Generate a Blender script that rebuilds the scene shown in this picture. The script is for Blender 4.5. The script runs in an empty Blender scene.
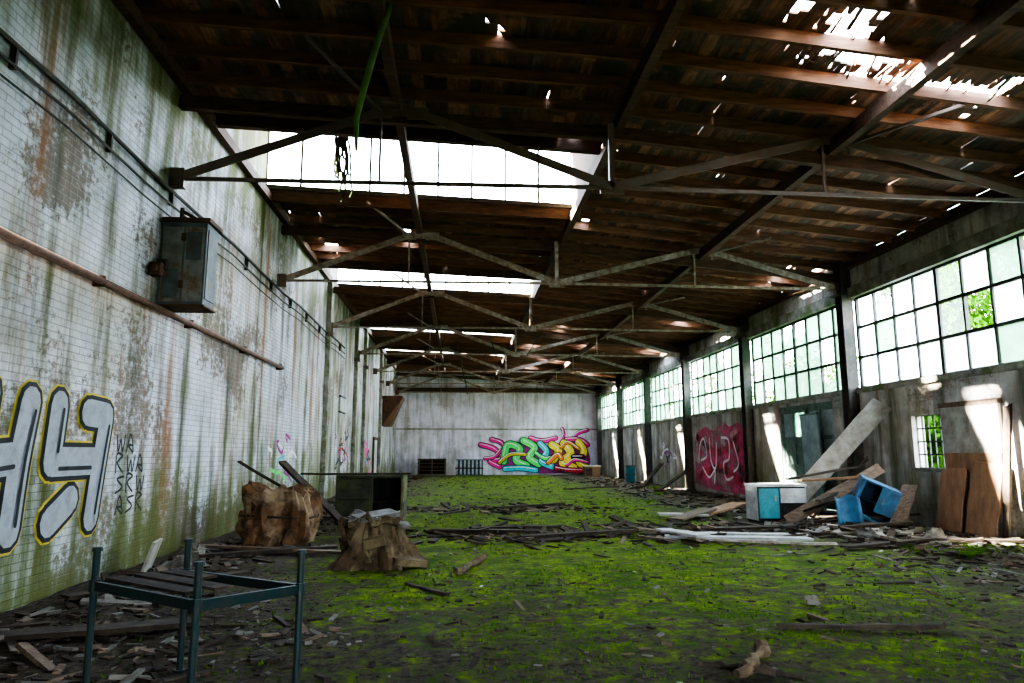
import bpy, math, random
from mathutils import Vector, Matrix, noise, Euler
R = random.Random(7)
XL, XR, YB, Y0 = -4.64, 10.4, 52.5, -4.0
scene = bpy.context.scene
col = scene.collection

# ---------------------------------------------------------------- materials
def new_mat(name):
    m = bpy.data.materials.new(name); m.use_nodes = True
    nt = m.node_tree; nt.nodes.clear()
    return m, nt, nt.nodes, nt.links
def ramp(nt, fac, stops):
    r = nt.nodes.new('ShaderNodeValToRGB')
    el = r.color_ramp.elements
    while len(el) < len(stops): el.new(0.5)
    for e, (p, c) in zip(el, stops):
        e.position = p; e.color = (c[0], c[1], c[2], 1) if not isinstance(c, (int, float)) else (c, c, c, 1)
    nt.links.new(fac, r.inputs[0]); return r.outputs[0]
def mix(nt, fac, a, b, mode='MIX'):
    m = nt.nodes.new('ShaderNodeMix'); m.data_type = 'RGBA'; m.blend_type = mode
    for s, v in ((0, fac), (6, a), (7, b)):
        if hasattr(v, 'is_linked'): nt.links.new(v, m.inputs[s])
        elif s == 0: m.inputs[0].default_value = v
        else: m.inputs[s].default_value = (v[0], v[1], v[2], 1)
    return m.outputs[2]
def noi(nt, vec, scale, detail=6, rough=.6, stretch=(1, 1, 1), dist=0, off=0):
    mp = nt.nodes.new('ShaderNodeMapping'); mp.inputs['Scale'].default_value = stretch
    mp.inputs['Location'].default_value = (off, off * .7, off * 1.3)
    nt.links.new(vec, mp.inputs[0])
    n = nt.nodes.new('ShaderNodeTexNoise'); n.inputs['Scale'].default_value = scale
    n.inputs['Detail'].default_value = detail; n.inputs['Roughness'].default_value = rough
    n.inputs['Distortion'].default_value = dist
    nt.links.new(mp.outputs[0], n.inputs[0]); return n.outputs[0]
def finish(nt, color, rough=.8, metal=0, height=None, bstr=.4, bdist=.02, spec=.3, alpha=None):
    p = nt.nodes.new('ShaderNodeBsdfPrincipled'); o = nt.nodes.new('ShaderNodeOutputMaterial')
    if hasattr(color, 'is_linked'): nt.links.new(color, p.inputs['Base Color'])
    else: p.inputs['Base Color'].default_value = (*color, 1)
    p.inputs['Roughness'].default_value = rough; p.inputs['Metallic'].default_value = metal
    p.inputs['Specular IOR Level'].default_value = spec
    if alpha is not None: nt.links.new(alpha, p.inputs['Alpha'])
    if height is not None:
        b = nt.nodes.new('ShaderNodeBump'); b.inputs['Strength'].default_value = bstr
        b.inputs['Distance'].default_value = bdist
        nt.links.new(height, b.inputs['Height']); nt.links.new(b.outputs[0], p.inputs['Normal'])
    nt.links.new(p.outputs[0], o.inputs[0]); return p
def M(name, c1, c2, scale=4, rough=.8, metal=0, stretch=(1, 1, 1), c3=None, bstr=.4, lo=.35, hi=.65):
    m, nt, N, L = new_mat(name)
    g = nt.nodes.new('ShaderNodeNewGeometry').outputs['Position']
    n = noi(nt, g, scale, 6, .65, stretch)
    c = ramp(nt, n, [(lo, c1), (hi, c2)])
    if c3:
        n2 = noi(nt, g, scale * .45, 5, .7)
        c = mix(nt, ramp(nt, n2, [(.5, 0.), (.62, 1.)]), c, c3)
    finish(nt, c, rough, metal, n, bstr); return m
def mathn(nt, op, a, b=None, c=None):
    n = nt.nodes.new('ShaderNodeMath'); n.operation = op
    for i, v in enumerate((a, b, c)):
        if v is None: continue
        if hasattr(v, 'is_linked'): nt.links.new(v, n.inputs[i])
        else: n.inputs[i].default_value = v
    return n.outputs[0]
def mrange(nt, v, a, b, c, d):
    n = nt.nodes.new('ShaderNodeMapRange'); nt.links.new(v, n.inputs[0])
    for i, q in enumerate((a, b, c, d)): n.inputs[i + 1].default_value = q
    return n.outputs[0]

def wall_mat(name, axis, base1, base2, rustamt=.5, green=.6, brick=True, grime=1.0, topgreen=0.):
    m, nt, N, L = new_mat(name)
    g = nt.nodes.new('ShaderNodeNewGeometry').outputs['Position']
    sp = nt.nodes.new('ShaderNodeSeparateXYZ'); L.new(g, sp.inputs[0])
    cb = nt.nodes.new('ShaderNodeCombineXYZ')
    L.new(sp.outputs[1 if axis == 'x' else 0], cb.inputs[0]); L.new(sp.outputs[2], cb.inputs[1])
    v = cb.outputs[0]
    bt = nt.nodes.new('ShaderNodeTexBrick'); L.new(v, bt.inputs['Vector'])
    bt.inputs['Color1'].default_value = (*base1, 1); bt.inputs['Color2'].default_value = (*base2, 1)
    bt.inputs['Mortar'].default_value = (base1[0] * .42, base1[1] * .42, base1[2] * .40, 1)
    bt.inputs['Scale'].default_value = 1; bt.inputs['Brick Width'].default_value = .26
    bt.inputs['Row Height'].default_value = .09; bt.inputs['Mortar Size'].default_value = .008
    bt.inputs['Mortar Smooth'].default_value = .5
    big = noi(nt, v, .35, 8, .62); mid = noi(nt, v, 1.1, 8, .62); fine = noi(nt, v, 9, 8, .7); big2 = noi(nt, v, .5, 8, .6, off=13)
    streak = noi(nt, v, 1.0, 7, .62, (2.2, .25, 1)); streak2 = noi(nt, v, 1.0, 7, .65, (1.6, .12, 1)); streak3 = noi(nt, v, 1.0, 7, .65, (5, .3, 1), off=5)
    patch = noi(nt, v, .45, 6, .6, off=31)
    if brick: c = mix(nt, .75, base1, bt.outputs[0])
    else: c = mix(nt, ramp(nt, mid, [(.4, 0.), (.65, 1.)]), base1, base2)
    c = mix(nt, ramp(nt, mid, [(.40, .0), (.72, .7 * grime)]), c, (base1[0] * .42, base1[1] * .43, base1[2] * .44))
    c = mix(nt, ramp(nt, mix(nt, .4, big2, streak), [(.46, 0.), (.60, .65 * grime)]), c, (base1[0] * .64, base1[1] * .54, base1[2] * .35))
    lowb = mrange(nt, sp.outputs[2], 0, 1.4, .10 if brick else 0, 0)
    peel = ramp(nt, mathn(nt, 'ADD', lowb, mix(nt, .38, patch, fine)), [(.535, 0.), (.575, 1.)])
    bcol = mix(nt, bt.outputs['Fac'], mix(nt, fine, (.26, .17, .10), (.10, .095, .085)), (.30, .29, .26))
    c = mix(nt, mix(nt, 1, peel, (.8 * grime,) * 3, 'MULTIPLY'), c, bcol)
    c = mix(nt, ramp(nt, streak3, [(.50, 0.), (.68, .5 * grime)]), c, (.12, .115, .10))
    c = mix(nt, ramp(nt, streak, [(.50, 0.), (.68, .8 * grime)]), c, (.06, .057, .05))
    c = mix(nt, ramp(nt, streak2, [(.54, 0.), (.65, rustamt)]), c, (.25, .10, .03))
    low = mrange(nt, sp.outputs[2], 0, 2.2, .17, 0); top = mrange(nt, sp.outputs[2], 5.2, 7.8, 0, topgreen)
    gsum = mathn(nt, 'ADD', mathn(nt, 'ADD', low, top), mix(nt, .5, mix(nt, .5, big2, mid), streak))
    c = mix(nt, ramp(nt, gsum, [(.52, 0.), (.66, green)]), c, mix(nt, fine, (.035, .055, .006), (.14, .16, .03)))
    hm = mathn(nt, 'MULTIPLY_ADD', bt.outputs['Fac'], -.8 if brick else 0., fine)
    finish(nt, c, .85, 0, hm, .8, .018)
    return m

m_wl = wall_mat('painted_brick_left', 'x', (.67, .70, .78), (.54, .57, .64), .8, .85, topgreen=.14, grime=1.12)
m_wr = wall_mat('plaster_right', 'x', (.54, .52, .50), (.37, .36, .34), .5, .5, False, .9)
m_wb = wall_mat('plaster_back', 'y', (.80, .78, .90), (.66, .65, .76), .4, .3, False, .4)
m_conc = M('weathered_concrete', (.36, .35, .30), (.16, .155, .13), 3, .9, c3=(.13, .16, .07))
m_colm = M('dark_steel_column', (.05, .055, .05), (.11, .09, .07), 5, .7)
m_steel = M('old_grey_steel', (.40, .36, .32), (.18, .12, .085), 6, .6, .0)
m_steeld = M('dark_painted_steel', (.15, .13, .115), (.16, .10, .07), 6, .6, .0)
m_beam = M('old_timber_beam', (.06, .037, .025), (.125, .07, .042), 5, .85, stretch=(.6, 3, 3))
m_joist = M('timber_joist', (.105, .056, .034), (.23, .115, .064), 4, .85, stretch=(.5, 3, 3))
m_rust = M('rust', (.15, .08, .045), (.07, .04, .028), 9, .85, .0)
m_frame = M('window_frame_dark', (.035, .04, .035), (.08, .075, .06), 8, .7)
m_wood = M('weathered_wood', (.19, .135, .09), (.09, .06, .04), 5, .85, stretch=(1, 4, 4))
m_woodd = M('rotten_dark_wood', (.07, .05, .033), (.025, .018, .013), 6, .9)
m_woodl = M('pale_board', (.40, .38, .33), (.21, .19, .155), 4, .8)
m_ply = M('plywood', (.34, .19, .10), (.20, .11, .06), 3, .8, stretch=(2, 2, .6))
m_white = M('dirty_white_board', (.50, .52, .52), (.26, .26, .24), 3, .6)
m_teal = M('teal_paint', (.008, .030, .030), (.03, .032, .028), 7, .5, .2, lo=.4, hi=.7)
m_tealL = M('turquoise_panel', (.04, .24, .27), (.03, .13, .15), 4, .5)
m_blue = M('blue_plastic', (.06, .19, .33), (.04, .10, .17), 4, .45)
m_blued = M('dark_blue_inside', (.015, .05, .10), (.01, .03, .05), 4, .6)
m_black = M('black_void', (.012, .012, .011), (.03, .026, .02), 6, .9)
m_cab = M('mouldy_cabinet_board', (.06, .066, .042), (.03, .03, .024), 5, .85, c3=(.07, .08, .03))
m_side = M('cabinet_side_moss', (.14, .13, .06), (.08, .075, .035), 6, .85)
m_doorg = M('green_door_paint', (.15, .24, .19), (.08, .12, .10), 5, .6)
m_pale = M('pale_door_glass', (.36, .44, .45), (.2, .26, .27), 3, .3)
m_trunk = M('bark', (.10, .07, .045), (.05, .035, .025), 8, .9)
m_box = M('blue_grey_cabinet_paint', (.14, .175, .19), (.08, .10, .11), 4, .6, .0, c3=(.16, .11, .08))
m_rustpale = M('flaking_panel', (.32, .33, .32), (.17, .17, .16), 3.5, .75, .0, c3=(.22, .11, .065))
m_stone = M('rubble', (.22, .2, .17), (.10, .095, .08), 6, .95)
m_bale = M('rotting_hessian', (.20, .105, .05), (.045, .028, .017), 3.2, .95, c3=(.28, .20, .13), bstr=1)
m_stump = M('rotting_stump', (.13, .082, .046), (.04, .03, .02), 4, .95, c3=(.18, .14, .08), bstr=1)
m_stumptop = M('stump_top', (.24, .23, .21), (.09, .085, .07), 7, .95)
m_ground = M('outside_grass', (.02, .04, .01), (.04, .06, .012), 2, .95)

def leafmat(name, c1, c2):
    m, nt, N, L = new_mat(name)
    g = nt.nodes.new('ShaderNodeNewGeometry').outputs['Position']
    c = ramp(nt, noi(nt, g, 3), [(.35, c1), (.65, c2)])
    d = nt.nodes.new('ShaderNodeBsdfDiffuse'); t = nt.nodes.new('ShaderNodeBsdfTranslucent')
    L.new(c, d.inputs[0]); L.new(c, t.inputs[0])
    mx = nt.nodes.new('ShaderNodeMixShader'); mx.inputs[0].default_value = .45
    L.new(d.outputs[0], mx.inputs[1]); L.new(t.outputs[0], mx.inputs[2])
    o = nt.nodes.new('ShaderNodeOutputMaterial'); L.new(mx.outputs[0], o.inputs[0]); return m
m_leaf = leafmat('leaves', (.010, .045, .002), (.045, .13, .005))
m_fern = leafmat('fern_green', (.05, .12, .008), (.11, .22, .012))
m_vine = leafmat('hose_green', (.15, .26, .10), (.24, .38, .16))
m_vined = leafmat('dead_vine', (.02, .03, .015), (.05, .06, .03))
def glassmat(name, tcol, frost, fcol):
    m, nt, N, L = new_mat(name)
    g = nt.nodes.new('ShaderNodeNewGeometry').outputs['Position']
    n = noi(nt, g, 2.2, 6, .7)
    f = ramp(nt, n, [(.3, (fcol[0] * .7, fcol[1] * .75, fcol[2] * .65)), (.6, fcol)])
    a = nt.nodes.new('ShaderNodeBsdfTransparent'); a.inputs[0].default_value = (*tcol, 1)
    t = nt.nodes.new('ShaderNodeBsdfTranslucent'); L.new(f, t.inputs[0])
    mx = nt.nodes.new('ShaderNodeMixShader'); mx.inputs[0].default_value = frost
    L.new(a.outputs[0], mx.inputs[1]); L.new(t.outputs[0], mx.inputs[2])
    o = nt.nodes.new('ShaderNodeOutputMaterial'); L.new(mx.outputs[0], o.inputs[0]); return m
g_w = glassmat('dusty_glass', (.88, .92, .95), .55, (.75, .8, .82))
g_g = glassmat('green_algae_glass', (.15, .27, .18), .75, (.13, .23, .15))
g_c = glassmat('clear_glass', (.93, .97, .97), .1, (.8, .9, .9))
g_d = glassmat('light_dimming_glass', (.10, .12, .10), .8, (.08, .09, .08))  # dark tint added to hold back light through the unseen near bay

def paint(name, c, fade=None):
    m, nt, N, L = new_mat(name)
    g = nt.nodes.new('ShaderNodeNewGeometry').outputs['Position']
    n = noi(nt, g, 5, 8, .75); al = None
    if fade: al = ramp(nt, noi(nt, g, 1.3, 8, .7), [(fade[0], 0.), (fade[1], fade[2])])
    finish(nt, ramp(nt, n, [(.3, (c[0] * .6, c[1] * .6, c[2] * .6)), (.55, c)]), .6, 0, n, .2, alpha=al); return m
p_silver = paint('spray_silver', (.31, .33, .37)); p_black = paint('spray_black', (.012, .012, .014))
p_yel = paint('spray_yellow', (.80, .62, .03)); p_pink = paint('spray_magenta', (.80, .03, .30))
p_green = paint('spray_green', (.08, .74, .14)); p_cyan = paint('spray_cyan', (.04, .50, .60))
p_red = paint('spray_red', (.60, .03, .07), (.3, .6, .9)); p_white = paint('spray_white', (.75, .75, .75))
p_orange = paint('spray_orange', (.80, .25, .03)); p_purp = paint('spray_purple', (.28, .03, .20))
p_rose = paint('spray_rose', (.60, .07, .18), (.34, .62, .95)); p_ylo = paint('spray_yellow_outline', (.55, .42, .03))

# ---------------------------------------------------------------- mesh builder
class MB:
    def __init__(s): s.v = []; s.f = []; s.mi = []; s.mats = []
    def m(s, mat):
        if mat not in s.mats: s.mats.append(mat)
        return s.mats.index(mat)
    def poly(s, pts, mat, faces=None):
        b = len(s.v); s.v += [Vector(p) for p in pts]
        k = s.m(mat)
        for f in (faces or [tuple(range(len(pts)))]):
            s.f.append(tuple(b + i for i in f)); s.mi.append(k)
    BF = [(0, 3, 2, 1), (4, 5, 6, 7), (0, 1, 5, 4), (1, 2, 6, 5), (2, 3, 7, 6), (3, 0, 4, 7)]
    def box(s, c, size, mat, rot=None):
        hx, hy, hz = size[0] / 2, size[1] / 2, size[2] / 2
        P = [Vector(p) for p in ((-hx, -hy, -hz), (hx, -hy, -hz), (hx, hy, -hz), (-hx, hy, -hz), (-hx, -hy, hz), (hx, -hy, hz), (hx, hy, hz), (-hx, hy, hz))]
        if rot is not None:
            Mx = Euler(rot).to_matrix() if not isinstance(rot, Matrix) else rot
            P = [Mx @ p for p in P]
        c = Vector(c); s.poly([p + c for p in P], mat, s.BF)
    def bb(s, a, b, mat):
        s.box([(a[i] + b[i]) / 2 for i in range(3)], [abs(b[i] - a[i]) for i in range(3)], mat)
    def beam(s, p, q, w, h, mat, up=(0, 0, 1)):
        p, q = Vector(p), Vector(q); d = (q - p); L = d.length; d.normalize()
        u = Vector(up)
        if abs(d.dot(u)) > .98: u = Vector((0, 1, 0))
        sx = d.cross(u).normalized(); uz = sx.cross(d).normalized()
        P = []
        for e in (p, q):
            for a, b in ((-1, -1), (1, -1), (1, 1), (-1, 1)):
                P.append(e + sx * a * w / 2 + uz * b * h / 2)
        s.poly(P, mat, [(0, 1, 2, 3), (7, 6, 5, 4), (0, 4, 5, 1), (1, 5, 6, 2), (2, 6, 7, 3), (3, 7, 4, 0)])
    def tube(s, pts, r, mat, seg=8):
        pts = [Vector(p) for p in pts]; n = len(pts); P = []
        for i, p in enumerate(pts):
            d = (pts[min(i + 1, n - 1)] - pts[max(i - 1, 0)]).normalized()
            u = Vector((0, 0, 1)) if abs(d.z) < .9 else Vector((1, 0, 0))
            a = d.cross(u).normalized(); b = a.cross(d)
            rr = r[i] if isinstance(r, (list, tuple)) else r
            for k in range(seg):
                t = 2 * math.pi * k / seg; P.append(p + (a * math.cos(t) + b * math.sin(t)) * rr)
        F = [(i * seg + k, i * seg + (k + 1) % seg, (i + 1) * seg + (k + 1) % seg, (i + 1) * seg + k) for i in range(n - 1) for k in range(seg)]
        F += [tuple(range(seg)), tuple((n - 1) * seg + k for k in range(seg))]
        s.poly(P, mat, F)
    def build(s, name, smooth=False, bevel=0, parent=None):
        me = bpy.data.meshes.new(name)
        xs = [v.x for v in s.v]; ys = [v.y for v in s.v]; zs = [v.z for v in s.v]
        o = Vector(((min(xs) + max(xs)) / 2, (min(ys) + max(ys)) / 2, min(zs)))
        me.from_pydata([v - o for v in s.v], [], s.f)
        for m in s.mats: me.materials.append(m)
        me.polygons.foreach_set('material_index', s.mi)
        if smooth: me.polygons.foreach_set('use_smooth', [True] * len(s.f))
        me.update()
        ob = bpy.data.objects.new(name, me); ob.location = o; col.objects.link(ob)
        if parent is not None:
            ob.parent = parent; ob.location = o - parent.location
        if bevel:
            b = ob.modifiers.new('bevel', 'BEVEL'); b.width = bevel; b.segments = 2; b.limit_method = 'ANGLE'
        return ob

def zr(x):
    return 7.8 + (x - XL) * (7.5 - 7.8) / (2.67 - XL) if x < 2.67 else 7.5 + (x - 2.67) * (6.75 - 7.5) / (XR - 2.67)
OPEN = [(12.5, 16.2), (22.4, 26.0), (32.6, 35.7), (40.4, 43.2), (47.6, 50.0)]
RISE = 1.75
def lift(x, y):
    if x < 2.67:
        for a, b in OPEN:
            if a <= y <= b: return RISE * (y - a) / (b - a) * min(1., (b - a) / 3.6)
    return 0
def orise(a, b): return RISE * min(1., (b - a) / 3.6)
XM = 2.67
# ---------------------------------------------------------------- floor
m, nt, N, L = new_mat('mossy_floor')
g = nt.nodes.new('ShaderNodeNewGeometry').outputs['Position']
n1 = noi(nt, g, .33, 8, .62); n2 = noi(nt, g, 1.6, 10, .72); n3 = noi(nt, g, 14, 8, .75); n4 = noi(nt, g, .8, 6, .6, (.6, 1.3, 1)); n5 = noi(nt, g, 5, 8, .7)
mossc = mix(nt, ramp(nt, n2, [(.38, 0.), (.62, 1.)]), (.055, .12, .005), (.25, .35, .012))
mossc = mix(nt, ramp(nt, n3, [(.38, .0), (.62, .85)]), mossc, (.028, .055, .006))
mossc = mix(nt, ramp(nt, n5, [(.48, .0), (.62, .75)]), mossc, (.055, .048, .018))
dirt = mix(nt, ramp(nt, n3, [(.35, 0.), (.65, 1.)]), (.018, .015, .011), (.12, .095, .07))
sp = nt.nodes.new('ShaderNodeSeparateXYZ'); L.new(g, sp.inputs[0])
ab = mathn(nt, 'ABSOLUTE', mathn(nt, 'SUBTRACT', sp.outputs[0], 2.3))
s1 = mathn(nt, 'ADD', mrange(nt, ab, 2.8, 6.8, 0, .19), mrange(nt, sp.outputs[1], 4.5, 9.5, .10, 0))
nm = mix(nt, .5, mix(nt, .5, n1, n4), n5)
s2 = mathn(nt, 'ADD', s1, nm)
c = mix(nt, ramp(nt, s2, [(.505, 0.), (.60, 1.)]), mossc, dirt)
finish(nt, c, .95, 0, mix(nt, .5, n2, n3), 1, .08, .1)
m_floor = m
def fh(x, y): return .035 * noise.noise(Vector((x * .9, y * .9, 0))) + .02 * noise.noise(Vector((x * 4, y * 4, 3)))
fb = MB(); nx, ny = 100, 330
for j in range(ny + 1):
    for i in range(nx + 1):
        x = XL + (XR - XL) * i / nx; y = Y0 + (YB - Y0) * (j / ny) ** 1.25
        fb.v.append(Vector((x, y, fh(x, y))))
k = fb.m(m_floor)
for j in range(ny):
    for i in range(nx):
        a = j * (nx + 1) + i; fb.f.append((a, a + 1, a + nx + 2, a + nx + 1)); fb.mi.append(k)
floor_ob = fb.build('floor', True)
b = MB(); b.bb((-60, -40, -.5), (90, 120, -.12), m_ground); b.build('ground_outside')

# ---------------------------------------------------------------- walls
b = MB(); b.bb((XL - .4, Y0, -.1), (XL, YB, 7.8), m_wl)
for a, e in OPEN:
    r = orise(a, e)
    P = [(XL - .4, a, 7.8), (XL - .4, e, 7.8), (XL - .4, e, 7.8 + r), (XL, a, 7.8), (XL, e, 7.8), (XL, e, 7.8 + r)]
    b.poly(P, m_wl, [(0, 1, 2), (3, 5, 4), (0, 3, 4, 1), (1, 4, 5, 2), (2, 5, 3, 0)])
wall_left = b.build('wall_left')
b = MB(); b.bb((XL, YB, -.1), (XR, YB + .3, 7.8), m_wb)
b.bb((XL, YB - .12, 4.3), (XR, YB - .02, 4.5), m_wb); b.bb((XL, YB - .08, 3.3), (XR, YB - .02, 3.4), m_conc)
b.bb((2.75, YB - .05, 0), (3.05, YB - .02, 6.5), m_wb)
b.bb((XL, YB - .25, 6.1), (XR, YB - .02, 6.4), m_beam)
wall_back = b.build('wall_back')
b = MB()
b.bb((XL, Y0 - .3, 0), (1.5, Y0, 7.8), m_wr); b.bb((5.5, Y0 - .3, 0), (XR, Y0, 7.5), m_wr); b.bb((1.5, Y0 - .3, 3.2), (5.5, Y0, 7.6), m_wr)  # unseen end wall; its opening is sized for fill light on the near hall
b.build('wall_front')
BAY = [-2.4, 4.3, 11.0, 17.7, 24.4, 31.1, 37.8, 44.5, 51.2]
DOOR = (18.9, 22.2, 3.05); WIN = (14.5, 15.5, 1.27, 2.44)
b = MB(); xo = XR + .3
def seg(y0, y1, z0, z1): b.bb((XR, y0, z0), (xo, y1, z1), m_wr)
seg(Y0, WIN[0], -.1, 3.2); seg(WIN[1], DOOR[0], -.1, 3.2); seg(DOOR[1], YB, -.1, 3.2)
seg(WIN[0], WIN[1], -.1, WIN[2]); seg(WIN[0], WIN[1], WIN[3], 3.2); seg(DOOR[0], DOOR[1], DOOR[2], 3.2)
seg(Y0, YB, 5.68, 6.75); seg(Y0, 4.3, 3.2, 5.68); seg(51.2, YB, 3.2, 5.68)
b.bb((XR - .07, Y0, 3.14), (XR, YB, 3.28), m_conc)
b.bb((XR - .12, Y0, 5.66), (XR, YB, 5.95), m_conc)
wall_right = b.build('wall_right')
for y in BAY[1:]:
    b = MB(); b.bb((XR - .28, y - .17, 0), (XR + .02, y - .14, 6.6), m_colm); b.bb((XR - .28, y + .14, 0), (XR + .02, y + .17, 6.6), m_colm)
    b.bb((XR - .17, y - .14, 0), (XR - .12, y + .14, 6.6), m_colm); b.bb((XR - .4, y - .2, 5.75), (XR, y + .2, 5.8), m_colm)
    b.bb((XR - .34, y - .22, 0), (XR, y + .22, .04), m_colm)
    b.build('steel_column')
for wi in range(1, 8):
    y0, y1 = BAY[wi] + .2, BAY[wi + 1] - .2; z0, z1 = 3.28, 5.66
    b = MB(); nc = 8; X = XR + .1
    pw = (y1 - y0) / nc; ph = (z1 - z0) / 3
    for i in range(nc + 1):
        w = .10 if i % 4 == 0 else .06
        y = y0 + i * pw; b.bb((X - .04, y - w / 2, z0), (X + .04, y + w / 2, z1), m_frame)
    for j in range(4):
        z = z0 + j * ph; b.bb((X - .035, y0, z - .035), (X + .035, y1, z + .035), m_frame)
    for i in range(nc):
        for j in range(3):
            t = R.random()
            gm = g_w if t < .60 else (g_g if t < .80 else g_c)
            if wi == 1: gm = g_d if t < .5 else (g_g if t < .7 else g_w)  # unseen near bay: panes darkened to keep light off the near wall
            if wi == 2: gm = g_w if t < .5 else (g_g if t < .62 else g_c)
            if wi >= 4: gm = g_g if t < .7 else g_w
            if wi == 3 and t < .5: gm = g_g
            if t > .93: continue
            ya, yb, za, zb = y0 + i * pw, y0 + (i + 1) * pw, z0 + j * ph, z0 + (j + 1) * ph
            if R.random() < .09:
                ym = ya + pw * R.uniform(.3, .8); zm = za + ph * R.uniform(.3, .8)
                b.poly([(X, ya, za), (X, yb, za), (X, yb, zm), (X, ym, za + ph * .3), (X, (ya + ym) / 2, zm), (X, ya, zb)], gm)
            else:
                b.poly([(X, ya, za), (X, yb, za), (X, yb, zb), (X, ya, zb)], gm)
    b.build('window_%d' % wi)
b = MB(); X = XR + .12
for i in range(6):
    y = WIN[0] + i * .2; b.bb((X - .015, y - .012, WIN[2]), (X + .015, y + .012, WIN[3]), m_frame)
for i in range(5):
    z = WIN[2] + i * (WIN[3] - WIN[2]) / 4; b.bb((X - .015, WIN[0], z - .015), (X + .015, WIN[1], z + .015), m_frame)
b.bb((XR - .03, WIN[0] - .1, WIN[2] - .08), (XR + .06, WIN[1] + .1, WIN[2]), m_conc)
b.build('window_8')
b = MB(); X = XR + .1; ya, yb, zt = DOOR
for y in (ya, (ya + yb) / 2, yb): b.bb((X - .06, y - .06, 0), (X + .06, y + .06, zt), m_doorg)
b.bb((X - .06, ya, zt - .12), (X + .06, yb, zt), m_doorg)
for l, (a, e) in enumerate(((ya + .06, (ya + yb) / 2 - .06), ((ya + yb) / 2 + .06, yb - .06))):
    b.bb((X - .02, a, .05), (X + .02, e, 1.15), m_doorg)
    for z in (.08, 1.2, 2.05, 2.88): b.bb((X - .04, a, z - .05), (X + .04, e, z + .05), m_doorg)
    for t in (0, .5, 1): y = a + (e - a) * t; b.bb((X - .04, y - .04, 0.05), (X + .04, y + .04, 2.9), m_doorg)
    b.beam((X - .04, a, .1), (X - .04, e, 1.15), .07, .03, m_doorg)
    for t in (0, .5):
        y = a + (e - a) * t
        b.poly([(X, y, 1.25), (X, y + (e - a) / 2, 1.25), (X, y + (e - a) / 2, 2.0), (X, y, 2.0)], m_pale if l == 0 else m_doorg)
        b.poly([(X, y, 2.1), (X, y + (e - a) / 2, 2.1), (X, y + (e - a) / 2, 2.85), (X, y, 2.85)], m_pale if l == 0 or t else g_g)
b.build('door_1')
b = MB(); b.box((XR - .16, 19.9, 1.75), (.05, 1.0, 1.9), m_pale, (0, -.04, 0)); b.box((XR - .2, 19.9, 2.72), (.06, 1.05, .06), m_doorg); b.box((XR - .12, 19.9, .42), (.05, 1.0, .84), m_doorg); b.build('detached_door_panel')

# ---------------------------------------------------------------- roof
HOLES = [(5.2, 8.3, .32, .6), (5.8, 8.85, .48, .28), (6.3, 9.35, .45, .16), (7.5, 9.4, .5, .26), (8.0, 9.2, .14, .4), (.5, 8.9, .07, .4), (.45, 7.7, .06, .25), (4.4, 7.9, .1, .35), (2.0, 10.6, .05, .3),
         (1.9, 12.35, .45, .13), (-3.9, 20.5, .13, .9), (8.9, 27, .15, .8), (9.5, 20, .12, .9), (9.8, 34, .3, 1.2), (4.6, 31, .15, .6), (5.5, 41, .6, .8), (8.2, 46, .7, 1), (3.1, 16.9, .14, .3), (-1.5, 19.3, .12, .4), (3.9, 37, .3, .8), (6.5, 35, .2, .8), (4.5, 46, .5, 1.)]
deck_cols = [(.075, .046, .033), (.13, .07, .042), (.19, .095, .054), (.105, .08, .06), (.24, .13, .078)]
dm = [M('roof_board_%d' % i, tuple(v * .72 for v in c), tuple(min(1, v * 1.6) for v in c), 3, .85, stretch=(5, .8, 1), c3=(.065, .06, .042)) for i, c in enumerate(deck_cols)]
b = MB(); x = XL
while x < XR - .01:
    W = .19 if x < 3.5 or x > 8.5 else .11
    x1 = min(x + W, XR)
    if x < XM < x1: x1 = XM
    y = Y0 - .3; xc = (x + x1) / 2; mt = R.choice(dm)
    while y < YB + .3:
        if R.random() < .12: mt = R.choice(dm)
        st = .16 if 7.2 < y < 10.2 else .5
        y1 = y + st * R.uniform(.6, 1.4)
        for a, e in OPEN:
            for t in (a, e):
                if xc < XM and y < t - 1e-4 < y1: y1 = t
        yc = (y + y1) / 2
        dmin = min(((xc - h[0]) / h[2]) ** 2 + ((yc - h[1]) / h[3]) ** 2 for h in HOLES)
        hole = dmin < 1 + .9 * noise.noise(Vector((xc * 5, yc * 4, 1))) + R.uniform(-.25, .25) or R.random() < .0004
        if not hole:
            lx = x; rx = x1; l2, r2 = lx, rx
            if dmin < 2.6 and R.random() < .5: l2 += R.uniform(0, W * .7)
            ps = .035 if (xc > 3 and y < 12) else .008
            if R.random() < ps: rx -= R.uniform(.0, .03); r2 -= R.uniform(0, .04)
            zs = [lift(xc, y + 1e-3), lift(xc, y1 - 1e-3)]
            j = R.uniform(-.004, .004); T = .03
            P = [(lx, y, zr(lx) + zs[0] + j), (rx, y, zr(rx) + zs[0] + j), (r2, y1, zr(r2) + zs[1] + j), (l2, y1, zr(l2) + zs[1] + j)]
            P += [(p[0], p[1], p[2] + T) for p in P]
            b.poly(P, mt, MB.BF)
        elif R.random() < .2:
            cx = R.uniform(x + .02, x1 - .02); b.beam((cx, y - .05, zr(cx) + .01), (cx + R.uniform(-.1, .1), y1 + .15, zr(cx) - R.uniform(0, .15)), R.uniform(.02, .06), .02, mt)
        y = y1
    x = x1
b.build('ceiling')
def inopen(y): return any(a < y < e for a, e in OPEN)
b = MB(); y = Y0 + .4
while y < YB:
    if not inopen(y): b.beam((XL, y, zr(XL) - .1), (XM, y, zr(XM) - .1), .075, .19, m_joist)
    b.beam((XM, y, zr(XM) - .1), (XR, y, zr(XR) - .1), .075, .19, m_joist)
    y += .86 + R.uniform(-.04, .04)
b.build('roof_joists')
b = MB()
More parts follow.
